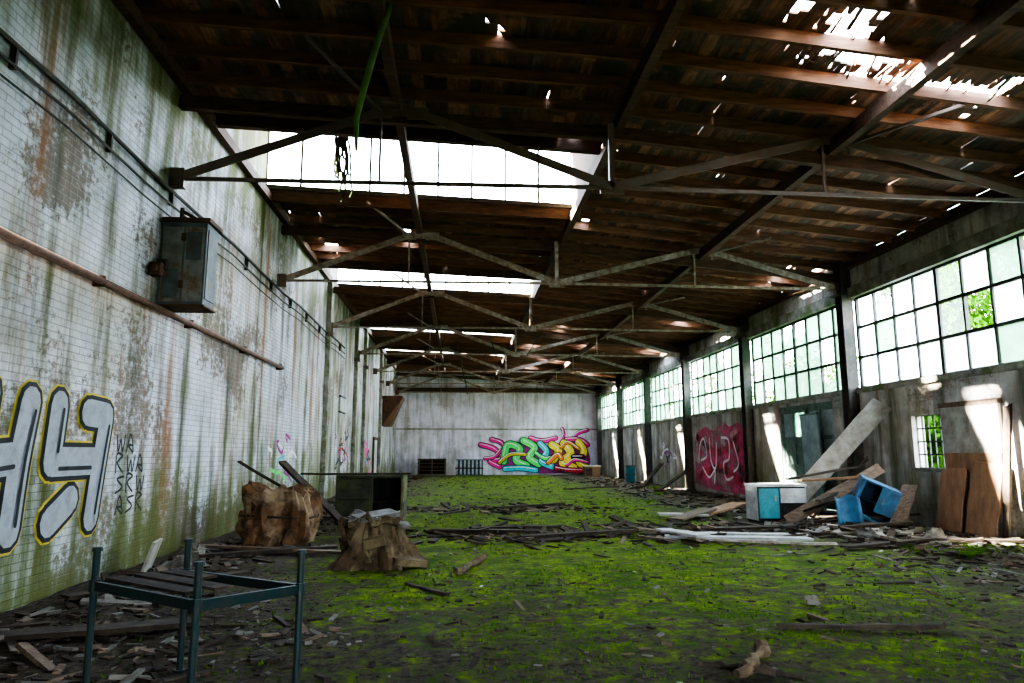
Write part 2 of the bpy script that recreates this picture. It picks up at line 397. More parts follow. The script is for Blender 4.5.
for x in (-1.1, XM, 6.4):
    b.beam((x, Y0, zr(x) - .31), (x, YB - .3, zr(x) - .31), .14, .24, m_beam)
for a, e in OPEN:
    for y in (a - .08, e + .08):
        b.beam((XL, y, zr(XL) - .14), (XM, y, zr(XM) - .14), .14, .28, m_beam)
for x in (XL + .08, XR - .1): b.beam((x, Y0, zr(x) - .22), (x, YB - .3, zr(x) - .22), .14, .2, m_beam)
for y in BAY[1:]:
    b.beam((XL, y + .14, zr(XL) - .5), (XM, y + .14, zr(XM) - .5), .13, .22, m_beam)
    b.beam((XM, y + .14, zr(XM) - .5), (XR, y + .14, zr(XR) - .5), .13, .22, m_beam)
b.build('roof_beams')
for i, (a, e) in enumerate(OPEN):
    r = orise(a, e); b = MB(); z = zr(XM)
    P = [(XM, a, z - .1), (XM, e, z - .1), (XM, e, z + r), (XM, a, z), (XM + .06, a, z - .1), (XM + .06, e, z - .1), (XM + .06, e, z + r), (XM + .06, a, z)]
    b.poly(P, m_wood, MB.BF)
    b.beam((XL, e, zr(XL) + r - .07), (XM, e, zr(XM) + r - .07), .12, .14, m_beam)
    b.beam((XL, e, zr(XL) + .03), (XM, e, zr(XM) + .03), .12, .1, m_frame)
    n = 9
    for k in range(n + 1):
        x = XL + (XM - XL) * k / n
        if R.random() > .08 or k in (0, n): b.bb((x - .025, e - .03, zr(x)), (x + .025, e + .03, zr(x) + r), m_frame)
        b.beam((x, a, zr(x) - .06), (x, e, zr(x) + r - .06), .06, .1, m_joist)
    for k in range(n):
        if R.random() < .45: continue
        x0 = XL + (XM - XL) * k / n; x1 = XL + (XM - XL) * (k + 1) / n; zt = r * (1 if R.random() < .6 else R.uniform(.4, .8))
        b.poly([(x0, e, zr(x0)), (x1, e, zr(x1)), (x1, e, zr(x1) + zt), (x0, e, zr(x0) + zt * R.uniform(.7, 1))], R.choice((g_w, g_c, g_c)))
    b.build('window_%d' % (9 + i))
for ti, y in enumerate(BAY[1:]):
    b = MB(); ms = m_steeld if ti < 2 else m_steel
    A = (XL + .1, y, 5.93); B1 = (-1.35, y, 7.18); B2 = (-.75, y, 7.18); C = (2.5, y, 5.98); D1 = (6.2, y, 6.93); D2 = (6.7, y, 6.9); E = (XR - .25, y, 5.95)
    t = .11
    for p, q in ((A, B1), (B1, B2), (B2, C), (C, D1), (D1, D2), (D2, E)):
        b.beam(Vector(p) + Vector((0, -.035, 0)), Vector(q) + Vector((0, -.035, 0)), .02, t + .04, ms)
        b.beam(Vector(p) + Vector((0, .02, .05)), Vector(q) + Vector((0, .02, .05)), .1, .02, ms)
    for px in (A, E): b.box(px, (.25, .12, .32), m_steeld)
    b.box(C, (.4, .04, .22), ms); b.box(B1, (.35, .04, .2), ms); b.box(B2, (.35, .04, .2), ms); b.box(D2, (.4, .04, .2), ms)
    b.beam(A, C, .05, .06, ms); b.beam(C, E, .05, .06, ms)
    b.beam(B1, (B1[0], y, 5.95), .04, .04, ms); b.beam(D1, (D1[0], y, 5.95), .04, .04, ms)
    b.beam(C, (C[0], y, zr(C[0]) - .4), .09, .09, ms)
    for q in (B1, B2, D1, D2): b.beam(q, (q[0], y, zr(q[0]) - .4), .06, .06, ms)
    if ti > 0:
        b.beam(B1, (B1[0] - .9, y - 1.6, zr(-2) - .2), .05, .05, ms); b.beam(D2, (D2[0] + .9, y - 1.6, zr(7.5) - .2), .05, .05, ms)
    b.build('roof_truss')

# ---------------------------------------------------------------- left wall fittings
b = MB(); b.tube([(XL + .1, Y0, 3.75), (XL + .1, 18.2, 3.75)], .05, m_rust, 10)
for y in range(-3, 19, 3): b.bb((XL + .002, y - .02, 3.68), (XL + .14, y + .02, 3.82), m_rust)
b.build('wall_pipe', True)
b = MB()
for z, r in ((5.72, .03), (5.5, .018), (5.3, .012)): b.tube([(XL + .06, Y0, z)] + [(XL + .06, yy, z + .04 * math.sin(yy)) for yy in range(-2, 30, 2)], r, m_frame, 6)
for y in range(-3, 29, 2): b.bb((XL + .002, y - .02, 5.48), (XL + .07, y + .02, 5.75), m_frame)
b.build('wall_conduit')
b = MB(); x0, x1, y0, y1, z0, z1 = XL + .02, XL + .7, 10.8, 11.3, 3.84, 5.14
b.bb((x0, y0, z0), (x1, y1, z1), m_box)
b.bb((x0 + .03, y0 - .012, z0 + .04), (x0 + .33, y0, z1 - .08), m_rustpale); b.bb((x0 + .36, y0 - .012, z0 + .04), (x1 - .03, y0, z1 - .08), m_rustpale)
b.bb((x0 + .06, y0 - .022, z0 + .1), (x0 + .3, y0 - .012, z0 + .55), m_box); b.bb((x0 + .39, y0 - .022, z0 + .7), (x1 - .06, y0 - .012, z1 - .15), m_box)
b.bb((x0, y0 - .04, z1), (x1 + .05, y1 + .04, z1 + .07), m_rust); b.bb((x0, y0 - .02, z0 - .03), (x1 + .03, y1 + .03, z0), m_rust)
b.bb((x1, y0 + .05, z0 + .1), (x1 + .015, y1 - .05, z1 - .1), m_box)
for z in (z0 + .25, z1 - .3): b.bb((x0 + .31, y0 - .04, z), (x0 + .38, y0 - .012, z + .12), m_rust)
b.tube([(x0 + .2, y0 + .2, z1), (x0 + .2, y0 + .2, z1 + .3)], .035, m_frame); b.tube([(x0 + .4, y0 + .2, z1), (x0 + .4, y0 + .2, z1 + .14), (x0 + .2, y0 + .2, z1 + .25)], .03, m_frame)
b.tube([(XL + .12, y0 - .45, 4.3), (XL + .12, y0 + .02, 4.3)], .05, m_rust); b.box((XL + .12, y0 - .32, 4.3), (.16, .12, .2), m_rust); b.box((XL + .12, y0 - .14, 4.42), (.14, .08, .16), m_frame)
b.build('electrical_cabinet', bevel=.008)
for y in (24.4, 31.1, 34.0, 41.0):
    b = MB(); b.bb((XL, y - .12, 0), (XL + .16, y + .12, 7.6), m_conc); b.bb((XL, y - .16, 5.6), (XL + .25, y + .16, 5.75), m_steeld); b.build('wall_pier')
b = MB(); y = 43.5; P = [(XL + .02, y - .9, 3.2), (XL + .5, y - .5, 3.2), (XL + .5, y + .5, 3.2), (XL + .02, y + .9, 3.2), (XL + .02, y - .9, 4.8), (XL + 1.15, y - .9, 4.8), (XL + 1.15, y + .9, 4.8), (XL + .02, y + .9, 4.8)]
b.poly(P, m_rust, MB.BF); b.bb((XL + .01, y - 1, 4.8), (XL + 1.2, y + 1, 5.0), m_rust); b.build('wall_hopper')
b = MB(); e_ = XL + .003; b.bb((e_, 38.6, 0), (XL + .06, 40.2, 2.3), m_white); b.bb((e_, 38.45, 0), (XL + .1, 38.6, 2.45), m_rust); b.bb((e_, 40.2, 0), (XL + .1, 40.35, 2.45), m_rust); b.bb((e_, 38.45, 2.3), (XL + .1, 40.35, 2.45), m_rust); b.build('door_2')
b = MB(); b.bb((e_, 27.5, 3.2), (XL + .05, 28.7, 3.75), m_white); b.bb((e_, 27.45, 3.15), (XL + .07, 28.75, 3.2), m_frame); b.bb((e_, 27.45, 3.75), (XL + .07, 28.75, 3.8), m_frame); b.build('wall_sign')

# ---------------------------------------------------------------- graffiti (thin paint layers on the walls)
EPS = [0.]
def ribbon(b, P, pts, w, off, mat, smooth=True, step=1e-5):
    if smooth and len(pts) > 2:
        out = []
        n = len(pts)
        for i in range(n - 1):
            p0, p1, p2, p3 = [Vector(pts[max(0, min(n - 1, i + k))]) for k in (-1, 0, 1, 2)]
            for s in range(5):
                t = s / 5
                out.append(.5 * ((2 * p1) + (p2 - p0) * t + (2 * p0 - 5 * p1 + 4 * p2 - p3) * t * t + (3 * p1 - p0 - 3 * p2 + p3) * t ** 3))
        out.append(Vector(pts[-1])); pts = out
    pts = [Vector(p) for p in pts]
    EPS[0] = 0
    def o():
        EPS[0] += step
        return off + EPS[0]
    for i, (p, q) in enumerate(zip(pts[:-1], pts[1:])):
        d = (q - p)
        if d.length < 1e-5: continue
        d.normalize(); nn = Vector((-d.y, d.x)) * w / 2; f = o()
        b.poly([P(*(p - nn), f), P(*(q - nn), f), P(*(q + nn), f), P(*(p + nn), f)], mat)
    for p in pts:
        f = o(); b.poly([P(p.x + w / 2 * math.cos(k * math.pi / 5), p.y + w / 2 * math.sin(k * math.pi / 5), f) for k in range(10)], mat)
PLf = lambda u, v, o: (XL + o, u, v)
PRf = lambda u, v, o: (XR - o, u, v)
PBf = lambda u, v, o: (u, YB - .02 - o, v)
b = MB()
strokes = [[(7.25, 2.2), (7.2, 1.5), (7.1, .75)], [(7.95, 2.15), (7.85, 1.5), (7.8, .8)], [(7.2, 1.5), (7.85, 1.55)], [(6.6, 2.2), (6.9, 2.0)],
           [(8.5, 2.15), (8.45, 1.5)], [(8.45, 1.5), (9.45, 1.5)], [(9.6, 2.05), (9.5, 1.4), (9.42, .8)], [(9.15, 2.1), (9.6, 2.08)], [(8.5, .82), (8.9, 1.05)]]
for li, (w, mt) in enumerate(((.50, p_ylo), (.45, p_black), (.34, p_silver))):
    for si, s in enumerate(strokes): ribbon(b, PLf, s, w, .003 + li * .009 + si * .0008, mt)
for s in ([(7.32, 2.1), (7.27, 1.5), (7.2, .8)], [(8.03, 2.05), (7.93, 1.5), (7.88, .85)], [(8.58, 2.1), (8.54, 1.62)], [(8.6, 1.42), (9.3, 1.42)], [(9.68, 1.95), (9.57, 1.3), (9.5, .85)], [(7.3, 1.42), (7.75, 1.46)]):
    ribbon(b, PLf, s, .05, .032, p_black)
b.build('graffiti_letters')
def tags(name, P, boxes, mats, w, n=9):
    b = MB()
    for (u0, u1, v0, v1) in boxes:
        for k in range(n):
            u = R.uniform(u0, u1); v = R.uniform(v0, v1); s = (u1 - u0) * .13; pts = [(u, v)]
            for q in range(R.randint(3, 6)): pts.append((pts[-1][0] + R.uniform(-s, s * 1.4), pts[-1][1] + R.uniform(-1, 1) * min(.2, (v1 - v0) * .3)))
            ribbon(b, P, pts, w, .003 + .001 * k, R.choice(mats))
    b.build(name)
b = MB()
for r_ in range(4):
    for c_ in range(3 if r_ else 2):
        u = 9.98 + c_ * .30 + .04 * r_; v = 1.62 - r_ * .28
        g_ = [[(0, .2), (.05, 0), (.1, .15), (.15, 0), (.2, .2)], [(0, 0), (.08, .22), (.17, 0), (.04, .08), (.14, .08)], [(.17, .2), (.02, .17), (.15, .07), (0, 0)], [(0, 0), (0, .22), (.14, .2), (.02, .12), (.16, 0)]][(r_ * 3 + c_) % 4]
        ribbon(b, PLf, [(u + p[0] * 1.2, v + p[1] * 1.1) for p in g_], .032, .003, p_black)
b.build('graffiti_tag')
tags('graffiti_scrawl', PLf, [(17.5, 20.5, .9, 2.2)], [p_cyan, p_green, p_purp, p_white], .09, 11)
tags('graffiti_scribble', PLf, [(26.7, 30, 1.2, 2.6)], [p_black, p_purp, p_red], .09, 12)
tags('graffiti_signature', PLf, [(35, 37.5, .7, 2.4)], [p_black, p_cyan, p_pink], .14, 12)
tags('graffiti_doodle', PRf, [(33.5, 36, .7, 2)], [p_black, p_white, p_purp], .08, 8)
b = MB()
def blob(P, pts, o, mat):
    c = Vector((sum(p[0] for p in pts) / len(pts), sum(p[1] for p in pts) / len(pts)))
    for p, q in zip(pts, pts[1:] + pts[:1]): b.poly([P(c.x, c.y, o), P(*p, o), P(*q, o)], mat)
blob(PBf, [(3.3, .4), (3.0, 1.5), (3.5, 2.2), (4.6, 2.0), (5.4, 2.5), (6.4, 2.1), (7.6, 2.3), (8.7, 2.8), (9.5, 2.2), (9.8, 1.2), (9.5, .15), (6, .1)], .035, p_purp)
mur = (([(1.6, 2.2), (2.6, 1.9), (3.2, 1.2), (2.3, 1.0), (3.0, .6)], p_pink, .34), ([(2.4, 2.6), (3.2, 2.3), (3.6, 1.5)], p_pink, .3), ([(1.9, 1.2), (2.6, 1.3), (3.1, 1.8)], p_pink, .2), ([(8.2, 2.2), (8.8, 3.0), (9.6, 3.3)], p_pink, .22), ([(7.4, 2.2), (7.8, 2.9), (7.7, 3.4)], p_pink, .18),
    ([(5.3, 2.7), (6.2, 2.5), (7.2, 2.7)], p_pink, .3), ([(8.0, 2.6), (9.0, 2.6), (9.6, 2.2)], p_pink, .3),
    ([(3.3, 1.0), (3.6, 2.2), (4.5, 1.9), (4.2, 1.1), (5.0, .7)], p_green, .5), ([(4.8, 2.5), (5.6, 2.0), (5.2, 1.3), (5.9, .8)], p_green, .5), ([(3.4, .45), (4.6, .5), (5.7, .35)], p_cyan, .36), ([(3.0, .9), (3.8, 1.5), (4.9, 1.5)], p_ylo, .22),
    ([(6.0, 2.3), (6.5, 1.7), (6.1, 1.0), (6.9, .6)], p_cyan, .42), ([(5.7, 1.6), (6.4, 1.2), (7.2, 1.4)], p_green, .25), ([(6.9, 2.2), (7.4, 1.8), (7.0, 1.1)], p_yel, .55), ([(7.8, 2.3), (8.3, 1.6), (7.7, .9), (8.5, .5)], p_yel, .6),
    ([(8.9, 2.4), (9.3, 1.7), (8.9, 1.0), (9.5, .5)], p_yel, .5), ([(7.2, .5), (8.0, .35), (9.2, .3)], p_red, .34), ([(8.5, 1.3), (9.2, 1.3)], p_red, .36), ([(6.6, .9), (7.3, 1.5), (7.6, 1.2)], p_orange, .3), ([(7.6, 2.0), (8.1, 2.4), (8.9, 1.9)], p_orange, .2), ([(8.0, .7), (8.6, 1.1), (9.6, .9)], p_pink, .18))
for k, (pts, mt, w) in enumerate(mur):
    o = .038 + k * .009
    ribbon(b, PBf, pts, w + .10, o, p_black, step=4e-5); ribbon(b, PBf, pts, w, o + .003, mt, step=4e-5)
    ribbon(b, PBf, [(p[0] - .06, p[1] + .08) for p in pts], .05, o + .006, p_white, step=4e-5)
b.build('graffiti_mural')
b = MB()
blob(PRf, [(24.8, .1), (24.8, 1.3), (24.9, 2.3), (25.6, 2.75), (26.5, 2.6), (27.3, 2.85), (28.2, 2.5), (29.2, 2.7), (30.2, 2.5), (30.8, 1.8), (30.6, 1.0), (30.7, .3), (29, .15), (27.5, .1)], .004, p_rose)
for k, (pts, mt, w) in enumerate((([(30.2, 2.3), (27.8, 1.6), (25.2, 2.4)], p_red, .3), ([(30.2, .6), (27.6, 1.0), (25.2, .4)], p_red, .35), ([(25.3, .5), (25.6, 1.5), (25.2, 2.3)], p_rose, .5),
                   ([(30.1, 1.2), (29.9, 1.9), (29.4, 2.2), (29.1, 1.5), (29.8, 1.3)], p_white, .10), ([(28.7, 2.2), (28.6, 1.3), (28.1, 1.0), (27.9, 2.0)], p_white, .10), ([(29.6, 1.0), (28.9, .6), (28.2, .9), (28.3, .4)], p_white, .09),
                   ([(27.3, 2.2), (26.6, 2.1), (26.6, 1.4), (27.2, 1.2), (27.0, .6), (26.3, .7)], p_white, .10), ([(26.1, 2.0), (25.7, 1.2), (26.2, .9)], p_white, .09))):
    ribbon(b, PRf, pts, w, .010 + k * .004, mt)
b.build('graffiti_red')

# ---------------------------------------------------------------- objects
L_, N_, F_, R_ = (-2.49, 5.22), (-1.55, 4.5), (-2.04, 5.66), (-1.05, 4.98)
b = MB()
for p in (L_, N_, F_, R_):
    b.tube([(*p, 0), (*p, .93)], .024, m_teal, 12); b.tube([(*p, .93), (*p, .955)], [.036, .03], m_teal, 12); b.tube([(*p, 0), (*p, .02)], .04, m_teal, 12); b.tube([(*p, .66), (*p, .74)], .034, m_teal, 12)
for p, q in ((L_, N_), (F_, R_), (L_, F_), (N_, R_)):
    b.beam((*p, .70), (*q, .70), .03, .06, m_teal)
d = (Vector(N_) - Vector(L_)).normalized(); e = (Vector(F_) - Vector(L_))
for t in (.2, .5, .78):
    p = Vector(L_) + e * t; q = p + d * (.95 if t < .7 else .5); b.beam((p.x, p.y, .735), (q.x, q.y, .735), .13, .018, m_woodd)
b.build('metal_table_frame')

def lump(name, loc, rx, ry, h, prof, mside, mtop, seed, rough=.12, seg=40, rings=16):
    b = MB(); P = []
    for j in range(rings + 1):
        t = j / rings; pr = prof(t)
        for k in range(seg):
            a = 2 * math.pi * k / seg
            fold = .05 * math.sin(a * 5 + 3 * noise.noise(Vector((t * 3, seed, 0)))) * (1 - t * .5)
            n = 1 + fold + rough * 2 * noise.noise(Vector((math.cos(a) * 2.2, math.sin(a) * 2.2, t * 1.5 + seed))) + rough * noise.noise(Vector((math.cos(a) * 7, math.sin(a) * 7, t * 2 + seed)))
            zz = h * t * (1 + (.3 * noise.noise(Vector((math.cos(a) * 2, math.sin(a) * 2, seed + 5))) if t > .6 else 0))
            P.append((loc[0] + rx * pr * n * math.cos(a), loc[1] + ry * pr * n * math.sin(a), zz))
    F = [(j * seg + k, j * seg + (k + 1) % seg, (j + 1) * seg + (k + 1) % seg, (j + 1) * seg + k) for j in range(rings) for k in range(seg)]
    b.poly(P, mside, F)
    top = P[-seg:]; c = Vector((loc[0], loc[1], h * .93)); prev = top
    for s in (.75, .45, .15):
        cur = [tuple(c + (Vector(p) - c) * s + Vector((0, 0, R.uniform(-.05, .03)))) for p in top]
        b.poly(list(prev) + cur, mtop, [(k, (k + 1) % seg, seg + (k + 1) % seg, seg + k) for k in range(seg)]); prev = cur
    b.poly(prev, mtop)
    return b
def flaps(b, loc, r0, h, n, mat, seed, zmin=.05):
    r = random.Random(seed)
    for k in range(n):
        a = r.uniform(0, 6.28); z = r.uniform(zmin, h); rr = r0 * r.uniform(.85, 1.05)
        b.box((loc[0] + rr * math.cos(a), loc[1] + rr * math.sin(a) * .85, z), (r.uniform(.04, .09), r.uniform(.1, .3), r.uniform(.1, .35)), mat, (r.uniform(-.5, .5), r.uniform(-.4, .4), a))
b = lump('', (-1.2, 10.6), .56, .45, .68, lambda t: 1.0 - .42 * t + .5 * max(0, .25 - t) + (.2 if t > .85 else 0), m_stump, m_stumptop, 3, .26, 64, 24)
b.box((-.72, 10.35, .1), (.5, .35, .09), m_stump, (0.1, .15, .5)); b.box((-1.2, 10.6, .70), (.6, .4, .06), m_stumptop, (.08, -.12, .5)); b.box((-.95, 10.5, .62), (.5, .3, .05), m_stumptop, (.1, .25, .2))
flaps(b, (-1.2, 10.6), .45, .45, 10, m_stump, 2)
b.build('tree_stump')
b = lump('', (-3.2, 13.2), .62, .5, .98, lambda t: .92 + .12 * math.sin(t * 3.1) - (.12 if t > .92 else 0), m_bale, m_bale, 9, .2, 64, 24)
b.tube([(-3.2 + .68 * math.cos(a / 6 * math.pi), 13.2 + .56 * math.sin(a / 6 * math.pi), .5 + .03 * math.sin(a)) for a in range(13)], .02, m_woodd, 6)
flaps(b, (-3.2, 13.2), .55, .8, 16, m_bale, 5); b.build('rotten_bale')

def plank(name, p, q, w, h, mat, up=(0, 0, 1)):
    b = MB(); p, q = Vector(p), Vector(q)
    n = 5; pts = [p.lerp(q, i / n) for i in range(n + 1)]
    d = (q - p).normalized(); u = Vector(up)
    if abs(d.dot(u)) > .98: u = Vector((0, 1, 0))
    s = d.cross(u).normalized(); uz = s.cross(d); P = []
    for i, c in enumerate(pts):
        ww = w * (1 + R.uniform(-.06, .06)); o = uz * R.uniform(-.15, .15) * h
        for a, e in ((-1, -1), (1, -1), (1, 1), (-1, 1)): P.append(c + s * a * ww / 2 + uz * e * h / 2 + o + d * (R.uniform(-.04, .04) if i in (0, n) else 0))
    F = [(0, 1, 2, 3), tuple(n * 4 + k for k in (3, 2, 1, 0))]
    for i in range(n):
        for k in range(4): F.append((i * 4 + k, (i + 1) * 4 + k, (i + 1) * 4 + (k + 1) % 4, i * 4 + (k + 1) % 4))
    b.poly(P, mat, F); return b.build(name)

b = MB(); x0, x1, y0, y1, H = -2.75, -1.25, 16.3, 17.5, 1.1
b.bb((x0, y0, H - .06), (x1, y1, H), m_cab); b.bb((x0, y0, .02), (x1, y1, .08), m_cab); b.bb((x0, y0, .05), (x0 + .05, y1, H - .06), m_cab)
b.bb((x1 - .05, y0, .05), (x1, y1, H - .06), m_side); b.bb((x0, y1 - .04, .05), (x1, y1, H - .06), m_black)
b.bb((x0 + .78, y0, .05), (x0 + .82, y1, H - .06), m_cab); b.bb((x0 + .05, y0 + .02, .1), (x0 + .78, y0 + .05, H - .09), m_cab)
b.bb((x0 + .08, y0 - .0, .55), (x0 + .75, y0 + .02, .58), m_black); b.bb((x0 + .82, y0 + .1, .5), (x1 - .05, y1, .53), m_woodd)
for xx in (x0 + .03, x1 - .08):
    for yy in (y0 + .03, y1 - .08): b.bb((xx, yy, 0), (xx + .05, yy + .05, .05), m_black)
b.bb((x1, y0 + .1, .15), (x1 + .015, y1 - .1, .5), m_cab); b.bb((x1, y0 + .1, .6), (x1 + .015, y1 - .1, .95), m_side)
b.build('open_workbench_cabinet')
plank('wood_plank', (-3.6, 16.6, 1.13), (-1.1, 16.4, 1.13), .22, .04, m_woodd)
plank('wood_plank', (-3.55, 14.6, 1.42), (-1.9, 13.6, .10), .2, .05, m_woodd)
plank('wood_plank', (-4.3, 14.2, 1.45), (-2.6, 14.3, .45), .07, .05, m_woodd)
plank('wood_plank', (-3.9, 11.2, .07), (-2.0, 12.2, .07), .2, .05, m_woodd)
plank('wood_plank', (-4.4, 12.3, .1), (-1.8, 11.6, .05), .12, .04, m_wood)
b = MB(); y0, y1 = 16.2, 16.85; x0, x1 = 6.95, 8.1
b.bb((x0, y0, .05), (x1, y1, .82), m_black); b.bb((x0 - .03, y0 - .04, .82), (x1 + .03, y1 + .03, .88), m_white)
b.bb((x0 + .02, y0 - .03, .1), (x0 + .5, y0, .78), m_tealL); b.bb((x0 + .54, y0 - .03, .45), (x1 - .02, y0, .78), m_white); b.bb((x0 + .56, y0 + .0, .1), (x1 - .02, y0 + .01, .42), m_woodd)
b.bb((x1, y0, .05), (x1 + .02, y1, .82), m_white); b.bb((x0 - .02, y0, .05), (x0, y1, .82), m_white)
b.bb((x0 + .4, y0 - .05, .5), (x0 + .43, y0 - .03, .62), m_steel); b.bb((x0 + .7, y0 - .05, .6), (x0 + .9, y0 - .03, .62), m_steel)
for xx in (x0, x1 - .05): b.bb((xx, y0, 0), (xx + .05, y1, .05), m_black)
b.build('kitchen_base_unit')
plank('leaning_board', (7.95, 17.2, .06), (10.2, 16.25, 2.78), .46, .05, m_woodl, (0, -1, .3))
plank('leaning_board', (8.2, 17.6, .06), (10.2, 16.9, 2.2), .2, .05, m_wood, (0, -1, .3))
plank('wood_plank', (7.45, 15.8, .08), (9.8, 15.9, 1.25), .26, .06, m_wood, (0, -1, .4))
plank('wood_plank', (8.0, 15.4, .55), (9.7, 16.6, .9), .12, .06, m_woodd)
plank('wood_plank', (7.9, 15.5, .08), (10.0, 14.9, .3), .18, .05, m_woodd)
plank('wood_plank', (8.6, 16.9, .08), (9.9, 16.5, 1.5), .14, .06, m_woodd)
plank('plywood_sheet', (8.1, 16.4, .95), (9.3, 16.0, 1.05), .5, .04, m_ply)
plank('wood_plank', (7.6, 16.0, 1.0), (9.6, 16.3, 1.3), .1, .05, m_woodd); plank('wood_plank', (7.9, 15.9, .3), (8.9, 15.3, .7), .3, .05, m_black)
plank('wood_plank', (9.3, 14.6, .1), (10.1, 15.3, .9), .3, .05, m_wood); plank('wood_plank', (8.0, 14.4, .08), (9.3, 14.1, .2), .22, .05, m_woodd)
b = MB(); Rm = Euler((math.radians(8), math.radians(24), math.radians(-20))).to_matrix(); o = Vector((9.15, 15.2, .55))
def tb(c, s, m): b.box(Rm @ Vector(c) + o, s, m, Rm)
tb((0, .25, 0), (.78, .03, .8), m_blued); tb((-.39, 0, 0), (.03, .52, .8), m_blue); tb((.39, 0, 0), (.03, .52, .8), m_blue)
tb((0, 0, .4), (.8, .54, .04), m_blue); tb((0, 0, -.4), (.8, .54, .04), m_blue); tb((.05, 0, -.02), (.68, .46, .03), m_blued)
tb((.2, -.27, .1), (.38, .03, .56), m_blue); tb((-.36, -.27, 0), (.06, .03, .8), m_blue); tb((.0, -.27, -.37), (.78, .03, .07), m_blue); tb((.12, -.3, .1), (.02, .03, .14), m_steel)
b.build('tipped_blue_cabinet', bevel=.01)
b = MB(); r = random.Random(3); P = []
for j in range(9):
    for i in range(9):
        u, v = i / 8, j / 8; P.append((8.2 + u * .5, 14.95 + .12 * math.sin(u * 4) + v * .1, .03 + v * .62 + .05 * math.sin(u * 7 + v * 3)))
b.poly(P, m_blue, [(j * 9 + i, j * 9 + i + 1, j * 9 + i + 10, j * 9 + i + 9) for j in range(8) for i in range(8)])
ob = b.build('bent_blue_sheet', True); sm = ob.modifiers.new('solid', 'SOLIDIFY'); sm.thickness = .02
b = MB(); b.bb((XR - .10, 12.75, 1.55), (XR - .03, 14.35, 2.6), m_woodl); b.bb((XR - .13, 12.75, 1.2), (XR - .03, 14.3, 1.6), m_ply); b.bb((XR - .12, 12.7, 2.55), (XR - .02, 14.4, 2.65), m_wood); b.build('notice_board')
plank('plywood_sheet', (XR - .45, 13.08, .03), (XR - .16, 13.06, 1.4), .82, .03, m_ply, (-1, 0, .2))
plank('plywood_sheet', (XR - .42, 14.02, .03), (XR - .17, 14.0, 1.3), .72, .03, m_ply, (-1, 0, .2))
plank('wood_plank', (XR - .35, 12.55, .03), (XR - .08, 12.5, 2.5), .16, .05, m_woodd, (-1, 0, .2))
for (p, q, w, mt, nm) in (((3.9, 13.3, .06), (6.3, 12.5, .08), .3, m_white, 'white_board'), ((4.2, 13.9, .05), (6.6, 13.3, .06), .25, m_white, 'white_board'), ((4.0, 13.9, .12), (4.4, 12.7, .13), .3, m_white, 'white_board'),
                          ((4.3, 12.8, .05), (6.5, 12.0, .05), .08, m_steel, 'metal_strip'), ((5.0, 14.6, .05), (6.9, 14.3, .12), .35, m_woodd, 'wood_plank'),
                          ((4.9, 17.4, .12), (6.1, 17.2, .1), .5, m_woodl, 'plywood_sheet'), ((5.1, 16.6, .06), (6.4, 17.9, .2), .4, m_wood, 'plywood_sheet'), ((6.0, 17.6, .05), (7.4, 18.4, .3), .5, m_ply, 'plywood_sheet'),
                          ((2.9, 6.5, .04), (4.4, 6.35, .05), .06, m_woodd, 'wood_plank'), ((-.6, 8.9, .03), (-.1, 8.2, .03), .06, m_woodd, 'wood_plank'), ((6.4, 11.6, .05), (8.4, 12.2, .1), .18, m_woodd, 'wood_plank'),
                          ((8.3, 12.6, .05), (9.9, 11.6, .12), .2, m_woodd, 'wood_plank'), ((-4.2, 8.2, .07), (-2.7, 9.7, .07), .2, m_woodd, 'wood_plank'), ((-4.3, 6.4, .07), (-2.4, 7.0, .06), .25, m_woodd, 'wood_plank'), ((-3.9, 9.9, .1), (-3.2, 8.6, .05), .12, m_wood, 'wood_plank')):
    plank(nm, p, q, w, .04, mt)
def log(name, p, q, r, mat):
    b = MB(); p, q = Vector(p), Vector(q); n = 10
    b.tube([p.lerp(q, i / n) + Vector((R.uniform(-1, 1), R.uniform(-1, 1), R.uniform(-.3, .5))) * r * .6 for i in range(n + 1)], [r * R.uniform(.45, 1.3) for i in range(n + 1)], mat, 7); b.build(name)
log('rotten_log', (2.0, 5.1, .05), (2.45, 5.75, .06), .055, m_stump); log('rotten_log', (2.3, 5.2, .04), (1.8, 5.45, .04), .035, m_woodd)
log('rotten_log', (0.0, 9.6, .05), (.38, 10.9, .05), .055, m_stump)
for (x, y, s) in ((3.8, 7.6, .08), (-3.9, 10.6, .16), (-4.0, 11.3, .22), (8.9, 12.9, .2)):
    b = lump('', (x, y), s, s * .8, s * 1.0, lambda t: 1 - .3 * t, m_stone, m_stone, x * 3, .2, 14, 5); b.build('rubble_chunk')
b = MB(); b.box((-4.15, 10.2, .22), (.04, .5, .42), m_woodl, (0, .3, .2)); b.build('pale_board_offcut')
def scatter(name, n, xr, yr, smin, smax, mats, flat=.25, seed=1, gauss=None):
    r = random.Random(seed); b = MB()
    for _ in range(n):
        if gauss: x = r.gauss(gauss[0], gauss[2]); y = r.gauss(gauss[1], gauss[3])
        else: x = r.uniform(*xr); y = r.uniform(*yr)
        if not (XL + .3 < x < XR - .3): continue
        s = r.uniform(smin, smax); l = s * r.uniform(1, 6) if r.random() < .5 else s * 1.3
        b.box((x, y, fh(x, y) + s * flat * .4), (l, s * .7, s * flat), r.choice(mats), (r.uniform(-.25, .25), r.uniform(-.25, .25), r.uniform(0, 3.14)))
    return b
W3 = [m_woodd, m_wood, m_woodd, m_woodd]; W4 = W3 + [m_stone]
big = MB()
